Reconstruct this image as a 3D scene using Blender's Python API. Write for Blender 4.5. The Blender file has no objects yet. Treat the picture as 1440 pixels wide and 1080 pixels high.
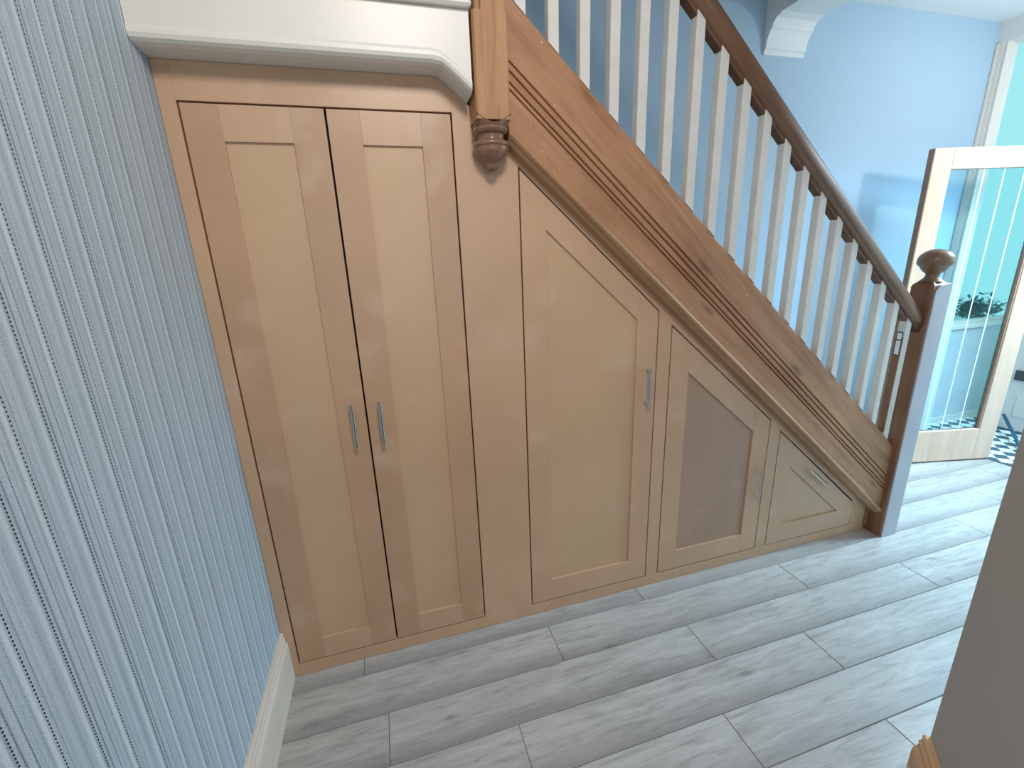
import bpy, bmesh, math, random
from mathutils import Vector, Matrix
random.seed(7)
scene = bpy.context.scene
col = scene.collection

# ------------------------------------------------------------------ camera
CAM = (0.478357, -1.557403, 1.558315)
R_ = Vector((0.959639, -0.278558, -0.038714))
U_ = Vector((0.112937, 0.255629, 0.960156))
F_ = Vector((0.257562, 0.925775, -0.276771))
cd = bpy.data.cameras.new('camera'); cam = bpy.data.objects.new('camera', cd); col.objects.link(cam)
cd.sensor_width = 36.0; cd.lens = 622.197 / 1440 * 36.0; cd.clip_start = 0.02; cd.clip_end = 200
m3 = Matrix((R_, U_, -F_)).transposed()
cam.matrix_world = Matrix.Translation(CAM) @ m3.to_4x4()
scene.camera = cam

# ------------------------------------------------------------------ world (uniform hazy daylight)
w = bpy.data.worlds.new('daylight'); scene.world = w; w.use_nodes = True
bg = w.node_tree.nodes['Background']
bg.inputs[0].default_value = (0.40, 0.87, 0.92, 1); bg.inputs[1].default_value = 1.0

# ------------------------------------------------------------------ lights
def area(name, loc, target, sx, sy, power, color, spread=math.pi):
    l = bpy.data.lights.new(name, 'AREA'); l.shape = 'RECTANGLE'; l.size = sx; l.size_y = sy
    l.energy = power; l.color = color; l.spread = spread
    o = bpy.data.objects.new(name, l); col.objects.link(o); o.location = loc
    d = Vector(target) - Vector(loc); o.rotation_euler = d.to_track_quat('-Z', 'Y').to_euler()
    return o
def bulb(name, loc, power, color, radius):
    l = bpy.data.lights.new(name, 'POINT'); l.energy = power; l.color = color; l.shadow_soft_size = radius
    o = bpy.data.objects.new(name, l); col.objects.link(o); o.location = loc; return o
# hall lamp, daylight through the porch, room ceiling lamp, and an added fill behind the camera
bulb('hall_lamp', (4.04, -0.33, 2.33), 26, (1.0, 0.93, 0.88), 0.055)
area('porch_daylight', (5.02, -0.42, 2.62), (3.5, -0.20, 0.0), 0.6, 0.9, 84, (0.43, 0.76, 1.0), math.radians(100))
area('room_ceiling_lamp', (0.72, -1.50, 2.84), (0.55, -0.35, 0.8), 0.45, 0.45, 24.5, (1.0, 0.93, 0.87))
area('rear_fill', (0.9, -3.05, 1.6), (0.9, 0, 1.0), 1.6, 1.4, 11, (0.95, 0.95, 1.0))  # added soft fill from the rear; the wall there has no window

scene.view_settings.view_transform = 'Standard'
scene.view_settings.look = 'None'
scene.view_settings.exposure = 0.0
scene.view_settings.gamma = 1.0
scene.view_settings.use_curve_mapping = False

# ------------------------------------------------------------------ material helpers
def srgb(r, g, b):
    f = lambda c: (c / 255 / 12.92) if c / 255 <= 0.04045 else ((c / 255 + 0.055) / 1.055) ** 2.4
    return (f(r), f(g), f(b), 1)
class NT:
    def __init__(s, name):
        s.m = bpy.data.materials.new(name); s.m.use_nodes = True
        s.t = s.m.node_tree; s.p = s.t.nodes['Principled BSDF']
    def n(s, typ, **kw):
        nd = s.t.nodes.new(typ)
        for k, v in kw.items(): setattr(nd, k, v)
        return nd
    def link(s, a, b): s.t.links.new(a, b)
    def math(s, op, a, b=None, c=None, clamp=False):
        nd = s.n('ShaderNodeMath', operation=op); nd.use_clamp = clamp
        for i, v in enumerate((a, b, c)):
            if v is None: continue
            if isinstance(v, (int, float)): nd.inputs[i].default_value = v
            else: s.link(v, nd.inputs[i])
        return nd.outputs[0]
    def coord(s, kind='Object', scale=(1, 1, 1), loc=(0, 0, 0), rot=(0, 0, 0)):
        tc = s.n('ShaderNodeTexCoord'); mp = s.n('ShaderNodeMapping')
        mp.inputs['Scale'].default_value = scale; mp.inputs['Location'].default_value = loc; mp.inputs['Rotation'].default_value = rot
        s.link(tc.outputs[kind], mp.inputs[0]); return mp.outputs[0]
    def noise(s, vec, scale, detail=4, rough=0.55, dist=0.0):
        nd = s.n('ShaderNodeTexNoise'); nd.inputs['Scale'].default_value = scale; nd.inputs['Detail'].default_value = detail
        nd.inputs['Roughness'].default_value = rough; nd.inputs['Distortion'].default_value = dist
        s.link(vec, nd.inputs['Vector']); return nd.outputs['Fac']
    def ramp(s, fac, stops, interp='LINEAR'):
        nd = s.n('ShaderNodeValToRGB'); cr = nd.color_ramp; cr.interpolation = interp
        while len(cr.elements) < len(stops): cr.elements.new(0.5)
        for e, (p, c) in zip(cr.elements, stops):
            e.position = p; e.color = c if len(c) == 4 else (*c, 1)
        s.link(fac, nd.inputs[0]); return nd.outputs[0]
    def mix(s, fac, a, b, blend='MIX'):
        nd = s.n('ShaderNodeMix', data_type='RGBA', blend_type=blend)
        for i, v in ((0, fac), (6, a), (7, b)):
            if isinstance(v, (int, float)): nd.inputs[i].default_value = v
            elif isinstance(v, tuple): nd.inputs[i].default_value = v
            else: s.link(v, nd.inputs[i])
        return nd.outputs[2]
    def bump(s, h, strength=0.3, dist=0.002):
        nd = s.n('ShaderNodeBump'); nd.inputs['Strength'].default_value = strength; nd.inputs['Distance'].default_value = dist
        s.link(h, nd.inputs['Height']); s.link(nd.outputs[0], s.p.inputs['Normal'])
    def base(s, c):
        if isinstance(c, tuple): s.p.inputs['Base Color'].default_value = c
        else: s.link(c, s.p.inputs['Base Color'])
    def set(s, rough=0.5, metal=0.0, spec=0.5, coat=0.0):
        s.p.inputs['Roughness'].default_value = rough; s.p.inputs['Metallic'].default_value = metal
        s.p.inputs['Specular IOR Level'].default_value = spec; s.p.inputs['Coat Weight'].default_value = coat
        return s.m

def mat_paint(name, c, rough=0.5, var=0.05, scale=3.0, spec=0.4, bump=0.05):
    t = NT(name); v = t.coord('Object')
    f = t.noise(v, scale, 3)
    d = tuple(x * (1 - var) for x in c[:3]) + (1,); l = tuple(min(1, x * (1 + var)) for x in c[:3]) + (1,)
    t.base(t.ramp(f, [(0.3, d), (0.7, l)]))
    if bump: t.bump(t.noise(v, 90, 3), bump, 0.002)
    return t.set(rough, 0, spec)

def mat_mdf(name, c, var=0.07, rough=0.42):
    t = NT(name); v = t.coord('Object')
    blot = t.noise(v, 2.2, 3, 0.5)
    fine = t.noise(t.coord('Object', (3, 3, 40)), 12, 3)
    d = tuple(x * (1 - var) for x in c[:3]) + (1,); l = tuple(x * (1 + var) for x in c[:3]) + (1,)
    base = t.ramp(blot, [(0.32, d), (0.68, l)])
    mar = t.noise(t.coord('Object', (1, 1, 5)), 7, 5, 0.6)
    base = t.mix(t.math('MULTIPLY', t.ramp(mar, [(0.68, (0, 0, 0)), (0.80, (1, 1, 1))]), 0.22), base, (0.33, 0.19, 0.10, 1))
    base = t.mix(t.math('MULTIPLY', fine, 0.06), base, (0.9, 0.8, 0.7, 1))
    fil = t.noise(t.coord('Object', (1, 1, 1), (3.3, 1.7, 0.4)), 4.5, 3, 0.5)
    base = t.mix(t.math('MULTIPLY', t.ramp(fil, [(0.60, (0, 0, 0)), (0.78, (1, 1, 1))]), 0.35), base, srgb(222, 196, 172))
    t.base(base)
    rr = t.math('MULTIPLY_ADD', blot, 0.25, rough - 0.12); t.link(rr, t.p.inputs['Roughness'])
    m = t.set(rough, 0, 0.5, 0.45); t.p.inputs['Coat Roughness'].default_value = 0.34; return m

def mat_wood(name, dark, mid, light, axis='X', rough=0.5, ring=22, specks=0.0, knots=True, spec=0.4, coat=0.0):
    t = NT(name)
    sc = {'X': (1, 14, 14), 'Z': (14, 14, 1), 'Y': (14, 1, 14)}[axis]
    v = t.coord('Object', sc)
    wv = t.noise(v, 1.6, 6, 0.62, 0.6)
    fine = t.noise(t.coord('Object', tuple(4 * s if s > 1 else 2 for s in sc)), 6, 3)
    base = t.ramp(wv, [(0.25, dark), (0.48, mid), (0.75, light)])
    base = t.mix(t.math('MULTIPLY', fine, 0.30), base, dark)
    big = t.noise(t.coord('Object', (2.5, 2.5, 2.5)), 1.5, 3)
    base = t.mix(t.math('MULTIPLY', t.ramp(big, [(0.45, (0, 0, 0)), (0.7, (1, 1, 1))]), 0.35), base, dark)
    if knots:
        kv = {'X': (2.2, 9, 9), 'Z': (9, 9, 2.2), 'Y': (9, 2.2, 9)}[axis]
        vo = t.n('ShaderNodeTexVoronoi'); vo.inputs['Scale'].default_value = 1.0
        t.link(t.coord('Object', kv), vo.inputs['Vector'])
        kf = t.ramp(vo.outputs['Distance'], [(0.05, (1, 1, 1)), (0.13, (0, 0, 0))])
        base = t.mix(t.math('MULTIPLY', kf, 0.55), base, tuple(x * 0.42 for x in dark[:3]) + (1,))
    if specks:
        sp = t.noise(t.coord('Object', (1, 1, 1)), 70, 2, 0.5)
        reg = t.noise(t.coord('Object', (1, 1, 1)), 7, 2)
        k = t.math('MULTIPLY', t.ramp(sp, [(0.72, (0, 0, 0)), (0.75, (1, 1, 1))]), t.ramp(reg, [(0.5, (0, 0, 0)), (0.58, (1, 1, 1))]))
        base = t.mix(t.math('MULTIPLY', k, specks), base, (0.75, 0.68, 0.55, 1))
    t.base(base); t.bump(wv, 0.15, 0.002)
    return t.set(rough, 0, spec, coat)

# ------------------------------------------------------------------ materials
M = {}
def mat_wallpaper():
    t = NT('striped_wallpaper')
    tc = t.n('ShaderNodeTexCoord'); sx = t.n('ShaderNodeSeparateXYZ'); t.link(tc.outputs['Object'], sx.inputs[0])
    y, z = sx.outputs['Y'], sx.outputs['Z']
    P = 0.1175
    u = t.math('FRACT', t.math('DIVIDE', t.math('ADD', y, 0.5685 + 10 * P), P))
    g = lambda v: (v, v, v, 1)
    bands = [(0.0, 0.80), (0.025, 0.62), (0.075, 0.62), (0.085, 0.36), (0.10, 0.66), (0.19, 0.60), (0.21, 0.72), (0.30, 0.62), (0.335, 0.56),
             (0.40, 0.66), (0.435, 0.84), (0.475, 0.84), (0.49, 0.60), (0.57, 0.66), (0.60, 0.38), (0.625, 0.64), (0.70, 0.70), (0.715, 0.46), (0.73, 0.68),
             (0.80, 0.58), (0.84, 0.70), (0.86, 0.54), (0.90, 0.66), (0.935, 0.86), (0.972, 0.86), (0.98, 0.6)]
    f = t.ramp(u, [(p, g(v)) for p, v in bands])
    long1 = t.noise(t.coord('Object', (1, 260, 3)), 1.0, 3)
    boucle = t.noise(t.coord('Object', (1, 330, 330)), 1.0, 3, 0.7)
    fac = t.math('ADD', f, t.math('MULTIPLY', t.math('SUBTRACT', long1, 0.5), 0.30))
    fac = t.math('ADD', fac, t.math('MULTIPLY', t.math('SUBTRACT', boucle, 0.5), 0.60))
    patch = t.noise(t.coord('Object', (1, 2, 2)), 1.5, 2)
    c = t.ramp(fac, [(0.22, srgb(96, 112, 126)), (0.62, srgb(176, 193, 204)), (1.0, srgb(222, 233, 239))])
    c = t.mix(t.math('MULTIPLY', t.ramp(patch, [(0.4, g(0)), (0.65, g(1))]), 0.15), c, srgb(190, 186, 200))
    def dash(cu, wu, pitch, duty, colr, strength, off=0.0):
        nonlocal c
        on = t.math('LESS_THAN', t.math('ABSOLUTE', t.math('SUBTRACT', u, cu)), wu / 2)
        zz = t.math('LESS_THAN', t.math('FRACT', t.math('DIVIDE', t.math('ADD', t.math('MULTIPLY_ADD', y, 0.4, z), 5 + off), pitch)), duty)
        wob = t.noise(t.coord('Object', (1, 3, 5)), 2.0, 1)
        k = t.math('MULTIPLY', t.math('MULTIPLY', on, zz), t.math('MULTIPLY_ADD', wob, 0.5, strength - 0.25), clamp=True)
        c = t.mix(k, c, colr)
    blk = srgb(6, 12, 18); gr = srgb(44, 58, 70)
    dash(0.002, 0.036, 0.0070, 0.60, blk, 1.35)
    dash(0.53, 0.026, 0.0066, 0.62, gr, 1.15)
    dash(0.505, 0.014, 0.0045, 0.5, gr, 0.5)
    dash(0.60, 0.016, 0.006, 0.6, gr, 0.45)
    dash(0.72, 0.014, 0.0052, 0.66, gr, 0.7)
    dash(0.885, 0.014, 0.0045, 0.5, gr, 0.5)
    dash(0.30, 0.020, 0.0048, 0.45, gr, 0.38)
    t.base(c)
    t.bump(fac, 0.5, 0.002)
    return t.set(0.75, 0, 0.25)
M['wallpaper'] = mat_wallpaper()

def mat_plank():
    t = NT('grey_wood_laminate')
    oi = t.n('ShaderNodeObjectInfo')
    tc = t.n('ShaderNodeTexCoord')
    off = t.n('ShaderNodeVectorMath', operation='SCALE'); 
    cmb = t.n('ShaderNodeCombineXYZ')
    for i, k in enumerate((37.0, 91.0, 13.0)): t.link(t.math('MULTIPLY', oi.outputs['Random'], k), cmb.inputs[i])
    add = t.n('ShaderNodeVectorMath', operation='ADD'); t.link(tc.outputs['Object'], add.inputs[0]); t.link(cmb.outputs[0], add.inputs[1])
    def mp(scale):
        m = t.n('ShaderNodeMapping'); m.inputs['Scale'].default_value = scale; t.link(add.outputs[0], m.inputs[0]); return m.outputs[0]
    grain = t.noise(mp((2.2, 18, 1)), 2.4, 9, 0.70, 0.6)
    cloud = t.noise(mp((1.2, 5, 1)), 1.6, 4, 0.55)
    fine = t.noise(mp((6, 110, 1)), 2.0, 3)
    c = t.ramp(grain, [(0.28, srgb(136, 129, 124)), (0.5, srgb(176, 170, 165)), (0.72, srgb(196, 191, 186))])
    c = t.mix(t.math('MULTIPLY', t.ramp(cloud, [(0.42, (0, 0, 0)), (0.70, (1, 1, 1))]), 0.35), c, srgb(146, 139, 134))
    c = t.mix(t.math('MULTIPLY', t.ramp(fine, [(0.5, (0, 0, 0)), (0.75, (1, 1, 1))]), 0.25), c, srgb(120, 113, 108))
    # printed darker band down one long side of each board
    sx = t.n('ShaderNodeSeparateXYZ'); t.link(tc.outputs['Generated'], sx.inputs[0])
    edge = t.ramp(t.math('ADD', sx.outputs['Y'], t.math('MULTIPLY', t.math('SUBTRACT', cloud, 0.5), 0.45)), [(0.0, (1, 1, 1)), (0.42, (0, 0, 0))])
    c = t.mix(t.math('MULTIPLY', edge, 0.75), c, srgb(126, 121, 118))
    # knots and cracks
    vo = t.n('ShaderNodeTexVoronoi'); t.link(mp((3.0, 8, 1)), vo.inputs['Vector']); vo.inputs['Scale'].default_value = 1.0
    kn = t.ramp(t.math('ADD', vo.outputs['Distance'], t.math('MULTIPLY', t.math('SUBTRACT', grain, 0.5), 0.35)), [(0.03, (1, 1, 1)), (0.11, (0, 0, 0))])
    c = t.mix(t.math('MULTIPLY', kn, 0.55), c, srgb(96, 90, 86))
    cr = t.noise(mp((3.5, 30, 1)), 2.4, 4, 0.7, 0.8)
    c = t.mix(t.math('MULTIPLY', t.ramp(cr, [(0.66, (0, 0, 0)), (0.70, (1, 1, 1))]), 0.5), c, srgb(104, 98, 95))
    c = t.mix(t.math('MULTIPLY', oi.outputs['Random'], 0.10), c, srgb(205, 200, 196))
    t.base(c); t.bump(grain, 0.12, 0.001)
    return t.set(0.30, 0, 0.5)
M['plank'] = mat_plank()
M['subfloor'] = mat_paint('dark_underlay', srgb(60, 58, 56), 0.9)

M['mdf'] = mat_mdf('primed_mdf', srgb(197, 159, 125))
M['mdf_stile'] = mat_mdf('primed_mdf_stile', srgb(187, 148, 114), 0.09)
M['mdf_panel'] = mat_mdf('primed_mdf_panel', srgb(199, 164, 127), 0.05)
M['mdf_dark'] = mat_mdf('bare_mdf_panel', srgb(170, 136, 112), 0.06, 0.36)
M['mdf_rail'] = mat_mdf('primed_mdf_rail', srgb(199, 161, 128), 0.08)
M['gap_shade'] = mat_paint('gap_shade_brown', srgb(34, 18, 8), 0.9)  # near-black brown that paints shade into the door gaps
M['pine'] = mat_wood('stripped_pine', srgb(138, 94, 66), srgb(176, 130, 96), srgb(198, 154, 118), 'X', 0.45, specks=0.9)
M['pine_z'] = mat_wood('stripped_pine_post', srgb(146, 100, 66), srgb(184, 138, 98), srgb(204, 162, 122), 'Z', 0.5, specks=0.4, knots=False)
M['bead'] = mat_wood('pine_bead', srgb(146, 108, 78), srgb(182, 142, 106), srgb(204, 166, 130), 'X', 0.4, knots=False)
M['dark_wood'] = mat_wood('brown_varnished_wood', srgb(84, 58, 42), srgb(114, 82, 60), srgb(136, 102, 78), 'X', 0.5, knots=False)
M['dark_wood_z'] = mat_wood('brown_varnished_post', srgb(112, 76, 54), srgb(142, 100, 74), srgb(160, 118, 90), 'Z', 0.4, knots=False)
M['turned'] = mat_wood('brown_turned_wood', srgb(112, 80, 60), srgb(142, 108, 84), srgb(164, 130, 104), 'Z', 0.32, knots=False, coat=0.25)
M['white'] = mat_paint('white_gloss_paint', srgb(226, 222, 214), 0.35, 0.03)
M['worn_white'] = mat_paint('scraped_white_paint', srgb(220, 216, 210), 0.45, 0.06, 9)
M['lilac'] = mat_paint('grey_undercoat', srgb(178, 177, 184), 0.4, 0.06, 5)
M['blue_wall'] = mat_paint('pale_blue_emulsion', srgb(168, 195, 216), 0.7, 0.02, 1.5, 0.3)
M['white_wall'] = mat_paint('white_emulsion', srgb(225, 226, 224), 0.75, 0.02, 1.5, 0.3)
M['grey_wall'] = mat_paint('warm_grey_emulsion', srgb(186, 183, 178), 0.75, 0.03, 1.5, 0.3)
M['ceiling'] = mat_paint('ceiling_white', srgb(228, 234, 236), 0.8, 0.02, 1.5, 0.3)
M['raw_pine'] = mat_wood('raw_pine_skirting', srgb(206, 190, 172), srgb(224, 212, 198), srgb(234, 225, 214), 'X', 0.5, knots=False)
M['raw_pine2'] = mat_wood('new_pine_skirting', srgb(196, 152, 116), srgb(220, 180, 142), srgb(234, 200, 166), 'X', 0.5, knots=False)
M['door_wood'] = mat_wood('pale_door_wood', srgb(210, 174, 148), srgb(224, 192, 168), srgb(232, 206, 184), 'Z', 0.4, knots=False)
M['door_edge'] = mat_wood('door_edge_wood', srgb(140, 108, 88), srgb(164, 130, 108), srgb(180, 148, 126), 'Z', 0.5, knots=False)
t = NT('brushed_steel'); t.base(t.ramp(t.noise(t.coord('Object', (40, 40, 2)), 8, 3), [(0.3, srgb(188, 184, 178)), (0.7, srgb(228, 226, 222))])); M['steel'] = t.set(0.2, 1.0)
M['porch_wall'] = mat_paint('grey_blue_render', srgb(204, 210, 213), 0.8, 0.05, 4)
M['blue_batten'] = mat_paint('blue_painted_batten', srgb(34, 78, 104), 0.5, 0.1, 6)
M['dark_grey'] = mat_paint('dark_grey_metal', srgb(70, 72, 72), 0.4, 0.05)
M['leaf'] = mat_paint('bush_leaves', srgb(40, 96, 92), 0.6, 0.3, 6)
t = NT('etched_line'); t.base(srgb(235, 250, 252)); M['etched'] = t.set(0.5)
def mat_glass(name, tint, refl):
    t = NT(name); nt = t.t
    tr = t.n('ShaderNodeBsdfTransparent'); tr.inputs[0].default_value = tint
    gl = t.n('ShaderNodeBsdfGlossy'); gl.inputs['Roughness'].default_value = 0.02
    lw = t.n('ShaderNodeLayerWeight'); lw.inputs[0].default_value = refl
    mx = t.n('ShaderNodeMixShader'); t.link(lw.outputs['Fresnel'], mx.inputs[0]); t.link(tr.outputs[0], mx.inputs[1]); t.link(gl.outputs[0], mx.inputs[2])
    t.link(mx.outputs[0], nt.nodes['Material Output'].inputs[0]); return t.m
M['glass'] = mat_glass('clear_door_glass', (0.86, 0.97, 0.99, 1), 0.12)
M['pane'] = mat_glass('porch_window_glass', (0.97, 1, 1, 1), 0.08)
def mat_tiles():
    t = NT('chequered_porch_tiles')
    v = t.coord('Object', (1, 1, 1), rot=(0, 0, math.radians(45)))
    ch = t.n('ShaderNodeTexChecker'); ch.inputs['Scale'].default_value = 13.0
    ch.inputs['Color1'].default_value = srgb(60, 84, 98); ch.inputs['Color2'].default_value = srgb(224, 232, 234); t.link(v, ch.inputs[0])
    t.base(ch.outputs[0]); return t.set(0.35)
M['tiles'] = mat_tiles()
def mat_sticker():
    t = NT('printed_sticker'); sx = t.n('ShaderNodeSeparateXYZ'); tc = t.n('ShaderNodeTexCoord'); t.link(tc.outputs['Generated'], sx.inputs[0])
    yy, zz = sx.outputs['Y'], sx.outputs['Z']
    bx = t.math('GREATER_THAN', t.math('ABSOLUTE', t.math('SUBTRACT', yy, 0.5)), 0.38)
    bz = t.math('GREATER_THAN', t.math('ABSOLUTE', t.math('SUBTRACT', zz, 0.5)), 0.46)
    mid = t.math('LESS_THAN', t.math('ABSOLUTE', t.math('SUBTRACT', zz, 0.66)), 0.025)
    k = t.math('MAXIMUM', t.math('MAXIMUM', bx, bz), mid)
    t.base(t.mix(k, srgb(238, 238, 236), srgb(50, 54, 58))); return t.set(0.5)
M['sticker'] = mat_sticker()

# ------------------------------------------------------------------ mesh helpers
def tag(o, label=None, cat=None, group=None, kind=None):
    if label: o['label'] = label
    if cat: o['category'] = cat
    if group: o['group'] = group
    if kind: o['kind'] = kind
    return o
def empty(name, loc=(0, 0, 0), rz=0.0):
    o = bpy.data.objects.new(name, None); o.empty_display_size = 0.1; col.objects.link(o); o.location = loc; o.rotation_euler.z = rz; return o
def link(name, bm, mat, parent=None, smooth=False, bevel=0.0, mats=None):
    if bevel:
        bmesh.ops.bevel(bm, geom=list(bm.edges), offset=bevel, segments=1, affect='EDGES', clamp_overlap=True)
    bmesh.ops.recalc_face_normals(bm, faces=bm.faces)
    me = bpy.data.meshes.new(name); bm.to_mesh(me); bm.free()
    for mm in (mats or [mat]): me.materials.append(mm)
    if smooth:
        for p in me.polygons: p.use_smooth = True
        me.set_sharp_from_angle(angle=math.radians(42))
    o = bpy.data.objects.new(name, me); col.objects.link(o)
    if parent: o.parent = parent
    return o
def add_box(bm, x0, x1, y0, y1, z0, z1):
    vs = [bm.verts.new((x, y, z)) for x in (x0, x1) for y in (y0, y1) for z in (z0, z1)]
    for f in ((0, 1, 3, 2), (4, 6, 7, 5), (0, 4, 5, 1), (2, 3, 7, 6), (0, 2, 6, 4), (1, 5, 7, 3)):
        bm.faces.new([vs[i] for i in f])
def box(name, b, mat, parent=None, bevel=0.0):
    bm = bmesh.new(); add_box(bm, *b); return link(name, bm, mat, parent, bevel=bevel)
def add_prism(bm, pts, axis, a, b):
    def P(p, t):
        return {'X': (t, p[0], p[1]), 'Y': (p[0], t, p[1]), 'Z': (p[0], p[1], t)}[axis]
    v0 = [bm.verts.new(P(p, a)) for p in pts]; v1 = [bm.verts.new(P(p, b)) for p in pts]
    bm.faces.new(v0); bm.faces.new(v1[::-1]); n = len(pts)
    for i in range(n): bm.faces.new((v0[i], v0[(i + 1) % n], v1[(i + 1) % n], v1[i]))
def prism(name, pts, axis, a, b, mat, parent=None, bevel=0.0, smooth=False):
    bm = bmesh.new(); add_prism(bm, pts, axis, a, b); return link(name, bm, mat, parent, smooth, bevel)
def lathe(name, prof, mat, parent=None, loc=(0, 0, 0), seg=32, sharp=True):
    bm = bmesh.new(); rings = []
    for z, r in prof:
        rings.append([bm.verts.new((r * math.cos(2 * math.pi * k / seg) + loc[0], r * math.sin(2 * math.pi * k / seg) + loc[1], z + loc[2])) for k in range(seg)] if r > 1e-5 else [bm.verts.new((loc[0], loc[1], z + loc[2]))])
    for a, b in zip(rings, rings[1:]):
        for k in range(seg):
            k2 = (k + 1) % seg
            if len(a) == 1: bm.faces.new((a[0], b[k], b[k2]))
            elif len(b) == 1: bm.faces.new((a[k], b[0], a[k2]))
            else: bm.faces.new((a[k], b[k], b[k2], a[k2]))
    if len(rings[0]) > 1: bm.faces.new(rings[0])
    if len(rings[-1]) > 1: bm.faces.new(rings[-1])
    return link(name, bm, mat, parent, True)

# ------------------------------------------------------------------ shell
XW = -0.042          # papered wall plane
XE = 4.60            # end wall plane
YB = 0.85            # wall behind the stairs
CE = 2.915           # hall ceiling
S = lambda o: tag(o, kind='structure')

# floor : underlay slab with laminate boards
floor = S(box('floor', (XW - 0.1, XE, -3.3, YB + 0.1, -0.12, -0.009), M['subfloor']))
PITCH, LEN = 0.1825, 1.247
rows = {0: 0.238, 1: 1.008, 2: 0.329, 3: 0.762, 4: 0.204, 5: 0.708, -1: 0.62, -2: 0.1, -3: 0.86, -4: 0.35, -5: 1.05, 6: 1.1, 7: 0.4, 8: 0.8, 9: 0.1, 10: 0.6, 11: 1.0}
for r_, off in rows.items():
    ytop = -0.0795 - PITCH * (r_ - 1); ybot = ytop - PITCH
    ytop = min(ytop, YB)
    if ytop - ybot < 0.02: continue
    xs = [XW]; x = off - 2 * LEN
    while x < XE - 0.02:
        if x > XW + 0.02: xs.append(x)
        x += LEN
    xs.append(XE)
    for a, b in zip(xs, xs[1:]):
        if r_ <= -1 and b < 2.2: continue           # wholly under the cupboards
        bm = bmesh.new(); add_box(bm, 0, b - a - 0.0012, 0, ytop - ybot - 0.0012, -0.009, 0)
        top = [e for e in bm.edges if all(v.co.z > -0.001 for v in e.verts)]
        bmesh.ops.bevel(bm, geom=top, offset=0.0022, segments=1, affect='EDGES')
        o = link('plank', bm, M['plank'], floor); o.location = (a + 0.0006, ybot + 0.0006, 0)

# left papered wall
S(box('wall_left', (XW - 0.12, XW, -3.3, YB, -0.009, 3.6), M['wallpaper']))
# wall behind the stairs (also far side of the porch start)
S(box('wall_back', (XW - 0.12, XE, YB, YB + 0.1, -0.009, 3.6), M['blue_wall']))
# end wall with the tall porch opening : jamb by the back wall, head, far side
bm = bmesh.new()
add_box(bm, XE, XE + 0.12, 0.80, YB + 0.1, -0.009, CE)
add_box(bm, XE, XE + 0.12, -0.75, 0.80, 2.785, CE)
add_box(bm, XE, XE + 0.12, -1.09, -0.75, -0.009, CE)
S(link('wall_end', bm, M['white_wall']))
bm = bmesh.new()
add_box(bm, XE - 0.010, XE, 0.808, YB - 0.003, 0, 2.79); add_box(bm, XE - 0.016, XE, 0.834, YB - 0.003, 0, 2.79); add_box(bm, XE - 0.004, XE + 0.06, 0.790, 0.80, 0, 2.785)
S(link('trim_1', bm, M['white']))
# hall wall opposite the stairs and the splayed return near the camera
A = Vector((1.812, -0.9885)); d45 = Vector((-0.70711, -0.70711))
HW = -0.9885
S(box('wall_right', (A.x + 0.02, XE + 0.1, HW - 0.1, HW, -0.009, CE), M['white_wall']))
B = A + d45 * 0.52
n45 = Vector((-0.70711, 0.70711))
S(prism('wall_return', [(A.x, A.y), (A.x + 0.03, A.y), (A.x + 0.03, A.y - 0.1), (B.x + 0.08, B.y - 0.08), (B.x, B.y)], 'Z', -0.009, CE, M['grey_wall']))
# room behind the camera
S(box('wall_near', (XW - 0.1, 2.7, -3.3, -3.2, -0.009, CE), M['white_wall']))
S(box('wall_side', (2.6, 2.7, -3.2, HW - 0.1, -0.009, CE), M['white_wall']))
# ceilings : hall and room at CE, stairwell open above
bm = bmesh.new()
add_box(bm, XW, XE + 0.1, -3.3, -0.12, CE, CE + 0.1); add_box(bm, 2.70, XE + 0.1, -0.12, YB, CE, CE + 0.1)
add_box(bm, XW, 2.70, -0.14, -0.12, CE + 0.1, 3.6); add_box(bm, 2.70, 2.72, -0.14, YB, CE + 0.1, 3.6); add_box(bm, XW - 0.1, 2.72, -0.14, YB + 0.1, 3.6, 3.66)
S(link('ceiling', bm, M['ceiling']))

# downstand beam across the hall and its plaster corbel on the back wall
S(box('trim_2', (2.701, 2.985, HW, YB, 2.765, CE), M['ceiling']))
bm = bmesh.new()
prof = [(YB, 2.600), (0.842, 2.602), (0.838, 2.622), (0.828, 2.630), (0.829, 2.650), (0.822, 2.676), (0.806, 2.708), (0.796, 2.716), (0.797, 2.730), (0.774, 2.752), (0.750, 2.760), (0.735, 2.766), (YB, 2.766)]
add_prism(bm, prof, 'X', 2.701, 2.985)
tag(link('ceiling_corbel', bm, M['ceiling']), 'pale plaster corbel with scalloped edge on the blue stairwell wall under the beam', 'corbel')

# landing apron : boxed white fascia with rounded lower edge and 45 degree corner down to the hanging newel
bm = bmesh.new()
def apron_profile():
    # (y, dz) outline : front face, roll at the bottom, soffit
    pts = [(-0.097, 0.03), (-0.100, 0.022), (-0.101, 0.012), (-0.097, 0.003), (-0.088, -0.003), (-0.070, -0.006), (0.022, -0.006)]
    return pts
path = [(XW + 0.001, 2.102), (0.69, 2.102), (0.715, 2.098), (0.735, 2.085), (0.800, 2.032)]
prs = apron_profile()
grid = []
for i, (px, pz) in enumerate(path):
    grid.append([bm.verts.new((px, y, pz + dz)) for y, dz in prs] )
for a, b in zip(grid, grid[1:]):
    for k in range(len(prs) - 1): bm.faces.new((a[k], b[k], b[k + 1], a[k + 1]))
top = [bm.verts.new((px, -0.097, 2.232)) for px, _ in path]
for i in range(len(path) - 1): bm.faces.new((top[i], top[i + 1], grid[i + 1][0], grid[i][0]))
back = [bm.verts.new((px, 0.022, 2.232)) for px, _ in path]
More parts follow.
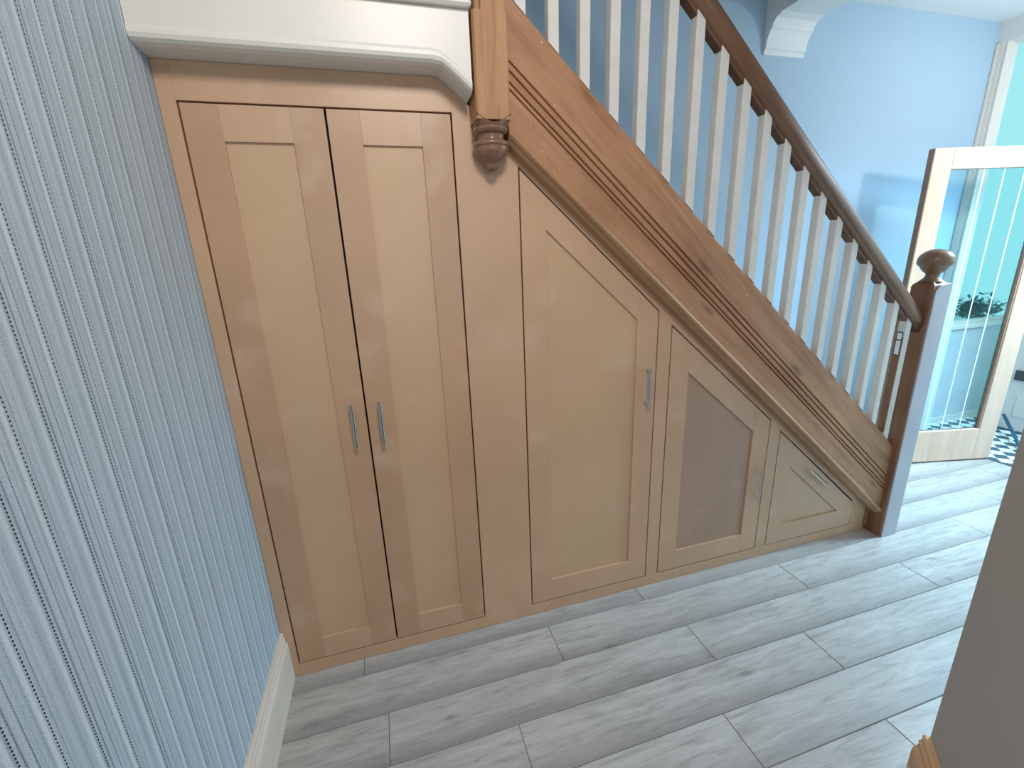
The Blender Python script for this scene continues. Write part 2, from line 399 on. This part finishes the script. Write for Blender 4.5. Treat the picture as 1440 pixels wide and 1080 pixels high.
for i in range(len(path) - 1):
    bm.faces.new((back[i], grid[i][-1], grid[i + 1][-1], back[i + 1])); bm.faces.new((top[i], back[i], back[i + 1], top[i + 1]))
for i in (0, -1): bm.faces.new([top[i]] + grid[i] + [back[i]])
S(link('wall_bulkhead', bm, M['white']))
S(box('trim_3', (XW + 0.001, 0.806, -0.118, 0.85, 2.233, 2.275), M['white'], bevel=0.006))   # landing floor edge

# skirtings
SK = [(0, 0), (0.020, 0), (0.020, 0.150), (0.0185, 0.165), (0.014, 0.176), (0.0125, 0.185), (0.0145, 0.192), (0.0105, 0.200), (0.0095, 0.207), (0.0115, 0.213), (0.0075, 0.220), (0, 0.220)]
def skirting(name, p0, p1, nrm, mat, k=1.0):
    d = (Vector(p1) - Vector(p0)); L = d.length; ang = math.atan2(d.y, d.x)
    bm = bmesh.new(); sgn = 1 if (Vector((-d.y, d.x)).dot(Vector(nrm)) > 0) else -1
    add_prism(bm, [(sgn * a * k, b) for a, b in SK], 'X', 0, L)
    o = link(name, bm, mat); o.location = (p0[0], p0[1], 0.0005); o.rotation_euler.z = ang; return S(o)
skirting('baseboard_left', (XW, -0.001), (XW, -3.1), (1, 0), M['raw_pine'])
skirting('baseboard_right', tuple(A), tuple(B), tuple(n45), M['raw_pine2'], 1.5)

# ------------------------------------------------------------------ fitted cupboard under the stairs
cup = tag(empty('fitted_cupboard', (0.4, 0.0, 0)), 'fitted tan cupboard filling the triangle under the stairs', 'cupboard')
def local(o):   # objects are modelled in world coordinates; keep them there under the cupboard root
    o.matrix_parent_inverse = o.parent.matrix_world.inverted() if False else Matrix.Translation(-o.parent.location); return o
MS = 0.878
wl = lambda w, x: w - MS * x
X0, XC, XR, X3L, X3R, X4L, X4R, X5L, X5R = 0.0, 0.3759, 0.7504, 0.9626, 1.5404, 1.6007, 2.1818, 2.2441, 2.815
ZB, ZT = 0.0544, 2.0
FT = 0.022
WD = 2.679      # sloping line of the lower doors
z3l, z3r = 1.850, 1.3255
z4l, z4r = 1.266, 0.766
z5l, z5r = 0.705, 0.209
def fr(name, pts): return local(prism(name, pts, 'Y', 0.0, FT, M['mdf'], cup, bevel=0.0008))
fr('frame_stile', [(XW + .001, 0.001), (X0, 0.001), (X0, 2.0955), (XW + .001, 2.0955)])
fr('frame_rail', [(X0, ZT), (XR, ZT), (XR, 2.066), (0.735, 2.078), (0.715, 2.091), (0.69, 2.0955), (X0, 2.0955)])
fr('frame_rail', [(X0, 0.001), (2.94, 0.001), (2.94, ZB), (X0, ZB)])
fr('frame_stile', [(XR, ZB), (X3L, ZB), (X3L, z3l), (X3L, wl(2.755, X3L)), (0.93, wl(2.755, 0.93)), (0.809, 1.96), (0.809, 2.019), (0.80, 2.0255), (XR, 2.066)])
fr('frame_stile', [(X3R, ZB), (X4L, ZB), (X4L, z4l), (X3R, z3r)])
fr('frame_stile', [(X4R, ZB), (X5L, ZB), (X5L, z5l), (X4R, z4r)])
fr('frame_stile', [(X5R + .01, ZB), (2.94, ZB), (2.94, wl(2.755, 2.94)), (X5R, wl(2.755, X5R)), (X5R, z5r)])
fr('frame_rail', [(X3L, z3l), (X3R, z3r), (X4L, z4l), (X4R, z4r), (X5L, z5l), (X5R, z5r), (X5R, wl(2.755, X5R)), (X3L, wl(2.755, X3L))])
local(box('scribe_strip', (2.925, 2.9485, -0.012, 0.0, 0.030, 0.165), M['dark_wood_z'], cup, bevel=0.002))
# rebate strips behind the door gaps, near-black: gap shade put into their colour
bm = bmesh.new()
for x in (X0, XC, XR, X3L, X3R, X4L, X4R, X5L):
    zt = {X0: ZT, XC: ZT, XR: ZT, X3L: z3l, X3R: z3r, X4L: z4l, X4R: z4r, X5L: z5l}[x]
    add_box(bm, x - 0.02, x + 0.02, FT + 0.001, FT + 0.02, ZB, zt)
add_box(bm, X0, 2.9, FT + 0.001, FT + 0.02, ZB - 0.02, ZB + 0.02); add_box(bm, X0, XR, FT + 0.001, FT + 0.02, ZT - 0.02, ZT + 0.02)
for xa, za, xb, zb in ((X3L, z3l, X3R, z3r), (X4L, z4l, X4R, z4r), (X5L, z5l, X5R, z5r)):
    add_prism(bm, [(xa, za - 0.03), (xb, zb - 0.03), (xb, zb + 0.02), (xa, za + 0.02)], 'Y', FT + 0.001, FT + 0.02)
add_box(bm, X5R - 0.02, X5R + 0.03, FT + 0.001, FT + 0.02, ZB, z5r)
local(link('gap_shade_stop', bm, M['gap_shade'], cup))

GAP = 0.0052
def inset(pts, ds):
    """shift every edge of a convex polygon (counter-clockwise in x,z) inwards by its own distance"""
    n = len(pts); L = []
    for i in range(n):
        a, b = Vector(pts[i]), Vector(pts[(i + 1) % n]); d = (b - a).normalized(); nn = Vector((-d.y, d.x))
        L.append((a + nn * ds[i], d))
    out = []
    for i in range(n):
        (p, d), (q, e) = L[i - 1], L[i]
        den = d.x * e.y - d.y * e.x; s = ((q - p).x * e.y - (q - p).y * e.x) / den; out.append(p + d * s)
    return [(v.x, v.y) for v in out]
SW = 0.0935
def door(name, label, pts, tone_stile, tone_panel, tone_rail, fit_w, order):
    """pts ccw from bottom left; one frame member along every edge (order: which members run through)"""
    pts = inset(pts, order or [GAP] * len(pts)); inner = inset(pts, fit_w); n = len(pts)
    root = tag(empty(name, (pts[0][0] - cup.location.x, 0, pts[0][1])), label); root.parent = cup
    wx, wz = pts[0]
    sh = lambda ps: [(p[0] - wx, p[1] - wz) for p in ps]
    # members
    for i in range(n):
        j = (i + 1) % n
        a, b, ia, ib = Vector(pts[i]), Vector(pts[j]), Vector(inner[i]), Vector(inner[j])
        vert = abs(a.x - b.x) < 1e-3
        poly = None
        if vert:                         # stiles run the full height of their edge
            xi = ia.x; lo, hi = (a, b) if a.y < b.y else (b, a)
            # cut where the stile's inner side meets the neighbouring outer edges
            def zat(edge, x):
                p, q = Vector(pts[edge]), Vector(pts[(edge + 1) % n]); return p.y + (q.y - p.y) * (x - p.x) / (q.x - p.x)
            prev, nxt = (i - 1) % n, j
            za, zb = zat(prev, xi), zat(nxt, xi)
            poly = [(a.x, a.y), (b.x, b.y), (xi, zb), (xi, za)]
            mt = tone_stile; nm = 'stile'
        else:                            # rails fit between the stiles
            xa = inner[i][0] if abs(pts[i - 1][0] - pts[i][0]) < 1e-3 else a.x
            xb = inner[j][0] if abs(pts[(j + 1) % n][0] - pts[j][0]) < 1e-3 else b.x
            za = a.y + (b.y - a.y) * (xa - a.x) / (b.x - a.x); zb = a.y + (b.y - a.y) * (xb - a.x) / (b.x - a.x)
            poly = [(xa, za), (xb, zb), (ib.x, ib.y), (ia.x, ia.y)]
            mt = tone_rail; nm = 'rail'
        bm = bmesh.new(); add_prism(bm, sh(poly), 'Y', 0.0, 0.020)
        es = [e for e in bm.edges if all(abs(v.co.y) < 1e-6 for v in e.verts)]
        bmesh.ops.bevel(bm, geom=es, offset=0.0006, segments=1, affect='EDGES')
        link(nm, bm, mt, root)
    prism('panel', sh(inset(inner, [-0.004] * len(inner))), 'Y', 0.0085, 0.018, tone_panel, root)
    return root, wx, wz
def bar_handle(root, wx, wz, p0, p1, flat=False):
    """steel bar pull between two points on the door face"""
    a, b = Vector((p0[0] - wx, 0, p0[1] - wz)), Vector((p1[0] - wx, 0, p1[1] - wz)); d = (b - a).normalized(); L = (b - a).length
    bm = bmesh.new()
    def cyl(p, q, r, seg=12):
        v = q - p; rot = v.to_track_quat('Z', 'Y').to_matrix().to_4x4()
        bmesh.ops.create_cone(bm, cap_ends=True, segments=seg, radius1=r, radius2=r, depth=v.length, matrix=Matrix.Translation((p + q) / 2) @ rot)
    off = Vector((0, -0.030, 0))
    if not flat:
        cyl(a + off, b + off, 0.0072, 16)
        for t_ in (0.10, 0.90): cyl(a + d * L * t_ + Vector((0, 0.0, 0)), a + d * L * t_ + off, 0.0048)
    else:
        cyl(a + off, b + off, 0.0066, 4)
        for t_ in (0.05, 0.95): cyl(a + d * L * t_, a + d * L * t_ + off, 0.0070, 4)
    for e in bm.edges: pass
    o = link('handle', bm, M['steel'], root); o['label'] = 'brushed steel bar handle'
    if not flat:
        for p in o.data.polygons: p.use_smooth = True
        o.data.set_sharp_from_angle(angle=math.radians(42))
    return o
ms, mp_, mr = M['mdf_stile'], M['mdf_panel'], M['mdf_rail']
rt = door('cupboard_door', 'tall narrow door nearest the striped wallpaper', [(X0, ZB), (XC, ZB), (XC, ZT), (X0, ZT)], ms, mp_, mr, [SW] * 4, [GAP, 0.0032, GAP, GAP])
bar_handle(*rt, (0.332, 1.094), (0.332, 0.936))
rt = door('cupboard_door', 'tall narrow door of the pair, right leaf, below the hanging newel', [(XC, ZB), (XR, ZB), (XR, ZT), (XC, ZT)], ms, mp_, mr, [SW] * 4, [GAP, GAP, GAP, 0.0032])
bar_handle(*rt, (0.424, 1.094), (0.424, 0.936))
rt = door('cupboard_door', 'large door with sloping top, tallest of the sloped doors', [(X3L, ZB), (X3R, ZB), (X3R, z3r), (X3L, z3l)], M['mdf'], M['mdf_panel'], mr, [0.105, SW, 0.082, SW], None)
bar_handle(*rt, (1.493, 1.096), (1.493, 0.936), True)
rt = door('cupboard_door', 'small door with sloping top and darker brown panel', [(X4L, ZB), (X4R, ZB), (X4R, z4r), (X4L, z4l)], M['mdf'], M['mdf_dark'], mr, [0.100, SW, 0.094, SW], None)
bar_handle(*rt, (2.1355, 0.530), (2.1355, 0.376), True)
dx0, dx1, dz0 = X5L + GAP, X5R + 0.008 - 0.003, ZB + 0.004
zs = lambda x: 2.6745 - MS * x - 0.0065
dw = tag(empty('drawer_front', (dx0 - cup.location.x, 0, dz0)), 'triangular front beside the bottom newel, lowest of the row'); dw.parent = cup
def dpart(nm, pts, y0, y1, mt):
    bm = bmesh.new(); add_prism(bm, [(a - dx0, b - dz0) for a, b in pts], 'Y', y0, y1)
    return link(nm, bm, mt, dw, bevel=0.0006)
pa, pb, pc = (2.341, 0.490), (2.341, 0.164), (2.714, 0.162)
dpart('stile', [(dx0, dz0), (pb[0], dz0), (pb[0], zs(pb[0])), (dx0, zs(dx0))], 0, 0.020, M['mdf'])
dpart('rail', [(pb[0], dz0), (dx1, dz0), (dx1, pc[1]), pc, pb], 0, 0.020, mr)
dpart('rail', [pa, pc, (dx1, pc[1]), (dx1, zs(dx1)), (pa[0], zs(pa[0]))], 0, 0.020, M['mdf'])
dpart('panel', [(pa[0] - .004, pa[1] + .008), (pb[0] - .004, pb[1] - .004), (pc[0] + .008, pc[1] - .004)], 0.0085, 0.018, M['mdf_panel'])
bar_handle(dw, dx0, dz0, (2.445, 0.468), (2.567, 0.363), True)

# ------------------------------------------------------------------ staircase
st = tag(empty('staircase', (3.0, 0.4, 0)), 'closed-string staircase with stripped pine string rising to the upper left', 'stairs')
ANG = math.atan(MS); CA = math.cos(ANG)
# string : local x along the slope (downwards), local z perpendicular
sx0 = 0.920; w_bot, w_top = 2.757, 3.1215
def on_slope(o, x, w, parent):
    o.parent = parent; o.location = Vector((x, 0, wl(w, x))) - parent.location; o.rotation_euler = (0, ANG, 0); return o
DEP = (w_top - w_bot) * CA
L_ = (2.955 - 0.915) / CA
grooves = [0.0845, 0.099, 0.1225, 0.1425]
prof = [(-0.016, 0), (-0.052, 0)]
for i, gq in enumerate(grooves):
    prof += [(-0.052, gq - 0.004), (-0.0435, gq - 0.0012), (-0.0435, gq + 0.0012), (-0.052, gq + 0.004)]
prof += [(-0.052, DEP - 0.006), (-0.048, DEP), (-0.016, DEP)]
bm = bmesh.new()
# sheared ends are plumb (vertical) so the board butts against the newels
def sheared(bm, prof, x0, x1):
    sh = lambda q: q * math.tan(ANG)        # local x shift so that the end stays plumb
    v0 = [bm.verts.new((x0 + sh(q) * -1, y, q)) for y, q in prof]; v1 = [bm.verts.new((x1 + sh(q) * -1, y, q)) for y, q in prof]
    n = len(prof); bm.faces.new(v0); bm.faces.new(v1[::-1])
    for i in range(n): bm.faces.new((v0[i], v0[(i + 1) % n], v1[(i + 1) % n], v1[i]))
sheared(bm, prof, 0, L_)
o = on_slope(link('outer_string', bm, M['pine']), 0.915, w_bot, st); o['label'] = 'stripped pine string board with four grooves'
bm = bmesh.new()
bp = [(-0.016, 0.002), (-0.052, 0.002)] + [(-0.052 - 0.014 * math.sin(math.pi * k / 8), 0.002 - 0.026 * k / 8) for k in range(1, 8)] + [(-0.050, -0.024), (-0.040, -0.032), (-0.016, -0.034), (0.0, -0.034), (0.0, 0.002)]
sheared(bm, bp, 0, L_ - 0.075)
o = on_slope(link('bead_moulding', bm, M['bead']), 0.918, w_bot, st)
bm = bmesh.new(); sheared(bm, bp, L_ - 0.070, L_ - 0.012)
o = on_slope(link('bead_moulding', bm, M['bead']), 0.918, w_bot, st)
RISE, WN = 0.2032, 2.985
for i in range(1, 12):
    zt = RISE * i; xn = (WN - zt) / MS; xb = (WN - zt - RISE) / MS
    bm = bmesh.new(); add_box(bm, xb - 0.02, xn, 0.024, YB - 0.002, zt - 0.03, zt)
    if i < 11:
        o = link('tread', bm, M['pine_z'], st, bevel=0.004); o.location = -st.location
    else: bm.free()
    bm = bmesh.new(); add_box(bm, xn - 0.035, xn - 0.02, 0.024, YB - 0.002, max(0.001, zt - RISE), zt - 0.03)
    o = link('riser', bm, M['white'], st); o.location = -st.location

# ------------------------------------------------------------------ newel posts
def chamfer_post(bm, x0, x1, y0, y1, z0, z1, c=0.006):
    pts = [(x0 + c, y0), (x1 - c, y0), (x1, y0 + c), (x1, y1 - c), (x1 - c, y1), (x0 + c, y1), (x0, y1 - c), (x0, y0 + c)]
    add_prism(bm, pts, 'Z', z0, z1)
# hanging newel at the landing
hn = tag(empty('hanging_newel', (0.863, -0.038, 1.82)), 'stripped wooden newel hanging from the landing with dark turned drop', 'newel post')
def sub(o, root): o.parent = root; o.location = Vector(o.location) - root.location; return o
bm = bmesh.new(); chamfer_post(bm, 0.810, 0.917, -0.091, 0.012, 1.962, 2.239); 
sub(link('post', bm, M['pine_z']), hn)
bm = bmesh.new(); chamfer_post(bm, 0.822, 0.917, -0.078, 0.012, 2.239, 3.28, 0.004); add_box(bm, 0.838, 0.898, -0.089, -0.076, 2.232, 3.1)
sub(link('upper_post', bm, M['pine_z']), hn)
# pointed corners where the square turns to round
bm = bmesh.new()
cx, cy = 0.8635, -0.0395
sq = []; seg = 32
lo = [bm.verts.new((cx + 0.049 * math.cos(2 * math.pi * k / seg), cy + 0.049 * math.sin(2 * math.pi * k / seg), 1.944)) for k in range(seg)]
hi = []
for k in range(seg):
    a = 2 * math.pi * k / seg; s_ = 0.0546 / max(abs(math.cos(a)), abs(math.sin(a))); corner = (s_ / 0.0546 - 1) / 0.4142
    hi.append(bm.verts.new((cx + s_ * math.cos(a), cy + s_ * math.sin(a) * 0.98, 1.955 + 0.024 * corner)))
for k in range(seg): bm.faces.new((lo[k], lo[(k + 1) % seg], hi[(k + 1) % seg], hi[k]))
bm.faces.new(lo); bm.faces.new(hi[::-1])
sub(link('shoulder', bm, M['turned']), hn)
bm = bmesh.new(); chamfer_post(bm, 0.8105, 0.9165, -0.0905, 0.0115, 1.966, 1.97); bm.free()
sub(lathe('turned_drop', [(1.950, 0.046), (1.946, 0.055), (1.940, 0.0575), (1.934, 0.055), (1.930, 0.049), (1.927, 0.0435), (1.918, 0.041), (1.913, 0.042), (1.909, 0.051), (1.905, 0.0565), (1.899, 0.058), (1.894, 0.0565), (1.892, 0.0535), (1.884, 0.054), (1.874, 0.051), (1.864, 0.044), (1.855, 0.035), (1.849, 0.0275), (1.8455, 0.0235), (1.841, 0.0215), (1.834, 0.0198), (1.828, 0.0165), (1.825, 0.008), (1.824, 0)], M['turned'], None, (cx, cy, 0)), hn)

# bottom newel
bn = tag(empty('newel_post', (3.0, -0.037, 0)), 'brown newel post standing on the floor with a round mushroom cap', 'newel post')
NX0, NX1, NY0, NY1 = 2.950, 3.055, -0.082, 0.018
bm = bmesh.new(); chamfer_post(bm, NX0, NX1, NY0, NY1, 0.0, 1.335, 0.004)
vs = [(NX0, NX1, NY0, NY1, 1.335), (NX0 + .004, NX1 - .004, NY0 + .004, NY1 - .004, 1.352), (NX0 + .022, NX1 - .022, NY0 + .022, NY1 - .022, 1.372)]
prev = None
for x0, x1, y0, y1, z in vs:
    ring = [bm.verts.new(p) for p in ((x0, y0, z), (x1, y0, z), (x1, y1, z), (x0, y1, z))]
    if prev:
        for k in range(4): bm.faces.new((prev[k], prev[(k + 1) % 4], ring[(k + 1) % 4], ring[k]))
    prev = ring
bm.faces.new(prev)
sub(link('post', bm, M['dark_wood_z']), bn)
nc = ((NX0 + NX1) / 2, (NY0 + NY1) / 2, 0)
sub(lathe('mushroom_cap', [(1.368, 0.046), (1.374, 0.040), (1.384, 0.030), (1.394, 0.0265), (1.402, 0.027), (1.408, 0.034), (1.416, 0.043), (1.428, 0.051), (1.436, 0.055), (1.440, 0.062), (1.450, 0.0675), (1.462, 0.0685), (1.476, 0.066), (1.490, 0.0585), (1.502, 0.046), (1.510, 0.031), (1.515, 0.014), (1.516, 0)], M['turned'], None, nc), bn)
bm = bmesh.new()
add_prism(bm, [(NX0 + .004, 0.0), (NX1 + .002, 0.0), (NX1 + .002, 1.350), (NX1 - .012, 1.360), (NX0 + .03, 1.352), (NX0 + .004, 1.325)], 'Y', NY0 - 0.008, NY0)
o = sub(link('front_board', bm, M['lilac'], bevel=0.0015), bn); o['label'] = 'front face in pale grey paint'

# ------------------------------------------------------------------ balustrade
bal = tag(empty('balustrade', (0.95, -0.036, 2.2)), 'row of square white balusters under a brown sloping handrail', 'balustrade')
BX, BS, BW = 1.0755, 0.1062, 0.0355
by = -0.036
wb, wt = 3.1235, 3.722
proto = None
for k in range(-1, 18):
    x = BX + BS * k
    bm = bmesh.new()
    z0 = lambda xx: wl(wb - 0.004, xx); z1 = lambda xx: wl(wt + 0.01, xx)
    h = BW / 2; vs = []
    if proto is None:
        for dx, dy in ((-h, -h), (h, -h), (h, h), (-h, h)):
            vs.append((bm.verts.new((dx, dy, -MS * dx)), bm.verts.new((dx, dy, -MS * dx + (wt + 0.01 - wb + 0.004)))))
        bm.faces.new([v[0] for v in vs]); bm.faces.new([v[1] for v in vs][::-1])
        for i in range(4): bm.faces.new((vs[i][0], vs[(i + 1) % 4][0], vs[(i + 1) % 4][1], vs[i][1]))
        es = [e for e in bm.edges if abs(e.verts[0].co.z - e.verts[1].co.z) > 0.3]
        bmesh.ops.bevel(bm, geom=es, offset=0.0025, segments=1, affect='EDGES')
        o = link('baluster', bm, M['worn_white'], bal); proto = o
    else:
        bm.free(); o = proto.copy(); col.objects.link(o); o.parent = bal
    o.location = Vector((x, by, wl(wb - 0.004, x))) - bal.location
    if k == 17:
        last = o
# bare edge and sticker on the last baluster
bm = bmesh.new(); add_box(bm, -h - 0.003, -h, -h + .002, h - .002, 0.03, 0.52)
bare = link('bare_edge', bm, M['dark_wood_z'], last)
bm = bmesh.new(); add_box(bm, -h - 0.0042, -h - 0.003, -h + .004, h - .004, 0.43, 0.545)
o = link('sticker', bm, M['sticker'], last); o['label'] = 'small white printed sticker with dark outline'
# handrail
hr_w = 3.718
rp = [(0.022, 0), (-0.022, 0), (-0.024, 0.016), (-0.030, 0.022), (-0.033, 0.030), (-0.034, 0.042), (-0.031, 0.056), (-0.024, 0.066), (-0.012, 0.072), (0, 0.0735), (0.012, 0.072), (0.024, 0.066), (0.031, 0.056), (0.034, 0.042), (0.033, 0.030), (0.030, 0.022), (0.024, 0.016)]
bm = bmesh.new(); sheared(bm, rp, 0, (2.952 - 0.912) / CA)
o = on_slope(link('handrail', bm, M['dark_wood']), 0.912, hr_w, bal); o.location.y = by - bal.location.y
for p in o.data.polygons: p.use_smooth = len(p.vertices) == 4
# little fillets between the balusters under the rail
for k in range(-1, 17):
    xa = BX + BS * k + h + .001; xb = BX + BS * (k + 1) - h - .001
    bm = bmesh.new(); add_prism(bm, [(xa, wl(hr_w - 0.018, xa)), (xb, wl(hr_w - 0.018, xb)), (xb, wl(hr_w + .004, xb)), (xa, wl(hr_w + .004, xa))], 'Y', by - 0.0165, by + 0.0165)
    o = link('fillet', bm, M['dark_wood'], bal); o.location = -bal.location

# ------------------------------------------------------------------ glazed hall door standing open
H = Vector((4.590, 0.3275)); dr = Vector((-0.9744, 0.2250)); ang = math.atan2(dr.y, dr.x)
DWD = 0.888
gd = tag(empty('glazed_door', (H.x, H.y, 0.012), ang), 'pale wooden door with one tall glass pane standing open at the hall end', 'door')
# local x runs from the hinge to the free edge, local y points towards the hall (front face at y=0), thickness behind
T_ = 0.040; HT = 2.066
sgn = -1      # local +y after rotation by ~167deg points to -Y; leaf thickness goes to local -y
bars = {'hinge_stile': (0, 0.128, 0, HT, M['door_wood']), 'lock_stile': (DWD - 0.122, DWD, 0, HT, M['door_wood']),
        'top_rail': (0.128, DWD - 0.122, HT - 0.118, HT, M['door_wood']), 'bottom_rail': (0.128, DWD - 0.122, 0, 0.235, M['door_wood'])}
for nm, (a, b, c_, d_, mt) in bars.items(): box(nm, (a, b, -T_, 0, c_, d_), mt, gd, bevel=0.002)
box('edge_lipping', (DWD, DWD + 0.004, -T_ + .001, -0.001, 0.002, HT - 0.001), M['door_edge'], gd)
box('glazing_bead', (0.128, 0.140, -0.030, -0.004, 0.235, HT - 0.118), M['door_edge'], gd)
pane = box('glass_pane', (0.1285, DWD - 0.1225, -0.022, -0.018, 0.2355, HT - 0.1185), M['glass'], gd)
for lx in (0.271, 0.403, 0.533):
    box('etched_line', (lx - 0.0035, lx + 0.0035, -0.0178, -0.0165, 0.24, HT - 0.12), M['etched'], pane)

# ------------------------------------------------------------------ porch beyond the hall
S(box('porch_floor', (XE, 6.0, -1.1, 1.05, -0.12, -0.003), M['tiles']))
S(box('trim_4', (XE - 0.012, XE + 0.012, -0.75, 0.80, -0.008, 0.003), M['dark_grey'], bevel=0.001))
S(box('wall_porch_side', (XE + 0.12, 6.0, 0.95, 1.05, -0.009, 0.83), M['porch_wall']))
S(box('trim_5', (XE + 0.12, 6.0, 0.93, 1.07, 0.83, 0.865), M['white'], bevel=0.004))
S(box('baseboard_porch', (XE + 0.12, 5.6, 0.938, 0.95, -0.002, 0.045), M['white']))
bm = bmesh.new()
for x in (XE + 0.12, 5.94): add_box(bm, x, x + 0.025, 0.975, 1.025, 0.865, 3.1)
add_box(bm, XE + 0.145, 5.94, 0.975, 1.025, 3.07, 3.1); add_box(bm, XE + 0.145, 5.94, 0.975, 1.025, 0.865, 0.89)
win = S(link('window_1', bm, M['white']))
box('pane', (XE + 0.145, 5.94, 0.998, 1.002, 0.89, 3.07), M['pane'], win)
S(box('ceiling_porch', (XE + 0.12, 6.1, -1.1, 1.05, 3.1, 3.15), M['ceiling']))
S(box('wall_porch_front', (5.45, 5.55, -1.1, 0.80, -0.009, 3.1), M['white_wall']))
S(box('wall_porch_right', (XE + 0.12, 5.45, -1.1, -1.0, -0.009, 3.1), M['white_wall']))
# white panelled front door
fd = S(empty('door_1', (5.43, 0.30, 0)))
box('leaf', (-0.03, 0.019, -0.45, 0.45, 0.0, 2.0), M['white'], fd, bevel=0.003)
for z0, z1 in ((0.12, 0.30), (0.60, 1.0)): box('panel', (-0.036, -0.030, -0.33, 0.33, z0, z1), M['white'], fd, bevel=0.002)
box('letter_plate', (-0.05, -0.030, 0.06, 0.375, 0.425, 0.505), M['dark_grey'], fd, bevel=0.003)

# blue batten leaning in the porch
p0, p1 = Vector((4.946, 0.319, 0.008)), Vector((5.37, 0.668, 0.125))
d = p1 - p0; bm = bmesh.new(); add_box(bm, -0.010, 0.010, -0.006, 0.006, 0, d.length)
o = link('batten', bm, M['blue_batten'], bevel=0.001); o.location = p0; o.rotation_euler = d.to_track_quat('Z', 'Y').to_euler()
tag(o, 'slim dark blue batten lying across the chequered porch tiles', 'batten')

# bush outside the porch window
bm = bmesh.new(); rnd = random.Random(3)
for _ in range(520):
    c = Vector((5.93 + rnd.gauss(0, 0.11), 1.32 + rnd.gauss(0, 0.07), 0.90 + rnd.gauss(0, 0.045)))
    a, b = rnd.uniform(0, 6.28), rnd.uniform(-1, 1)
    u_ = Vector((math.cos(a), math.sin(a), b)).normalized() * 0.036; v_ = u_.cross(Vector((0.3, 0.2, 1))).normalized() * 0.016
    vs = [bm.verts.new(p) for p in (c - u_, c + v_, c + u_, c - v_)]; bm.faces.new(vs)
bush = empty('bush', (5.93, 1.32, -0.2)); tag(bush, 'small dark teal bush outside the porch window, seen through the door glass', 'bush')
o = link('foliage', bm, M['leaf'], bush); o.location = -bush.location
bm = bmesh.new(); bmesh.ops.create_cone(bm, cap_ends=True, segments=8, radius1=0.03, radius2=0.015, depth=0.95, matrix=Matrix.Translation((0, 0, 0.475))); link('stem', bm, M['dark_wood_z'], bush)
S(box('ground_outside', (4.5, 14, 1.07, 12, -0.3, -0.2), M['porch_wall']))
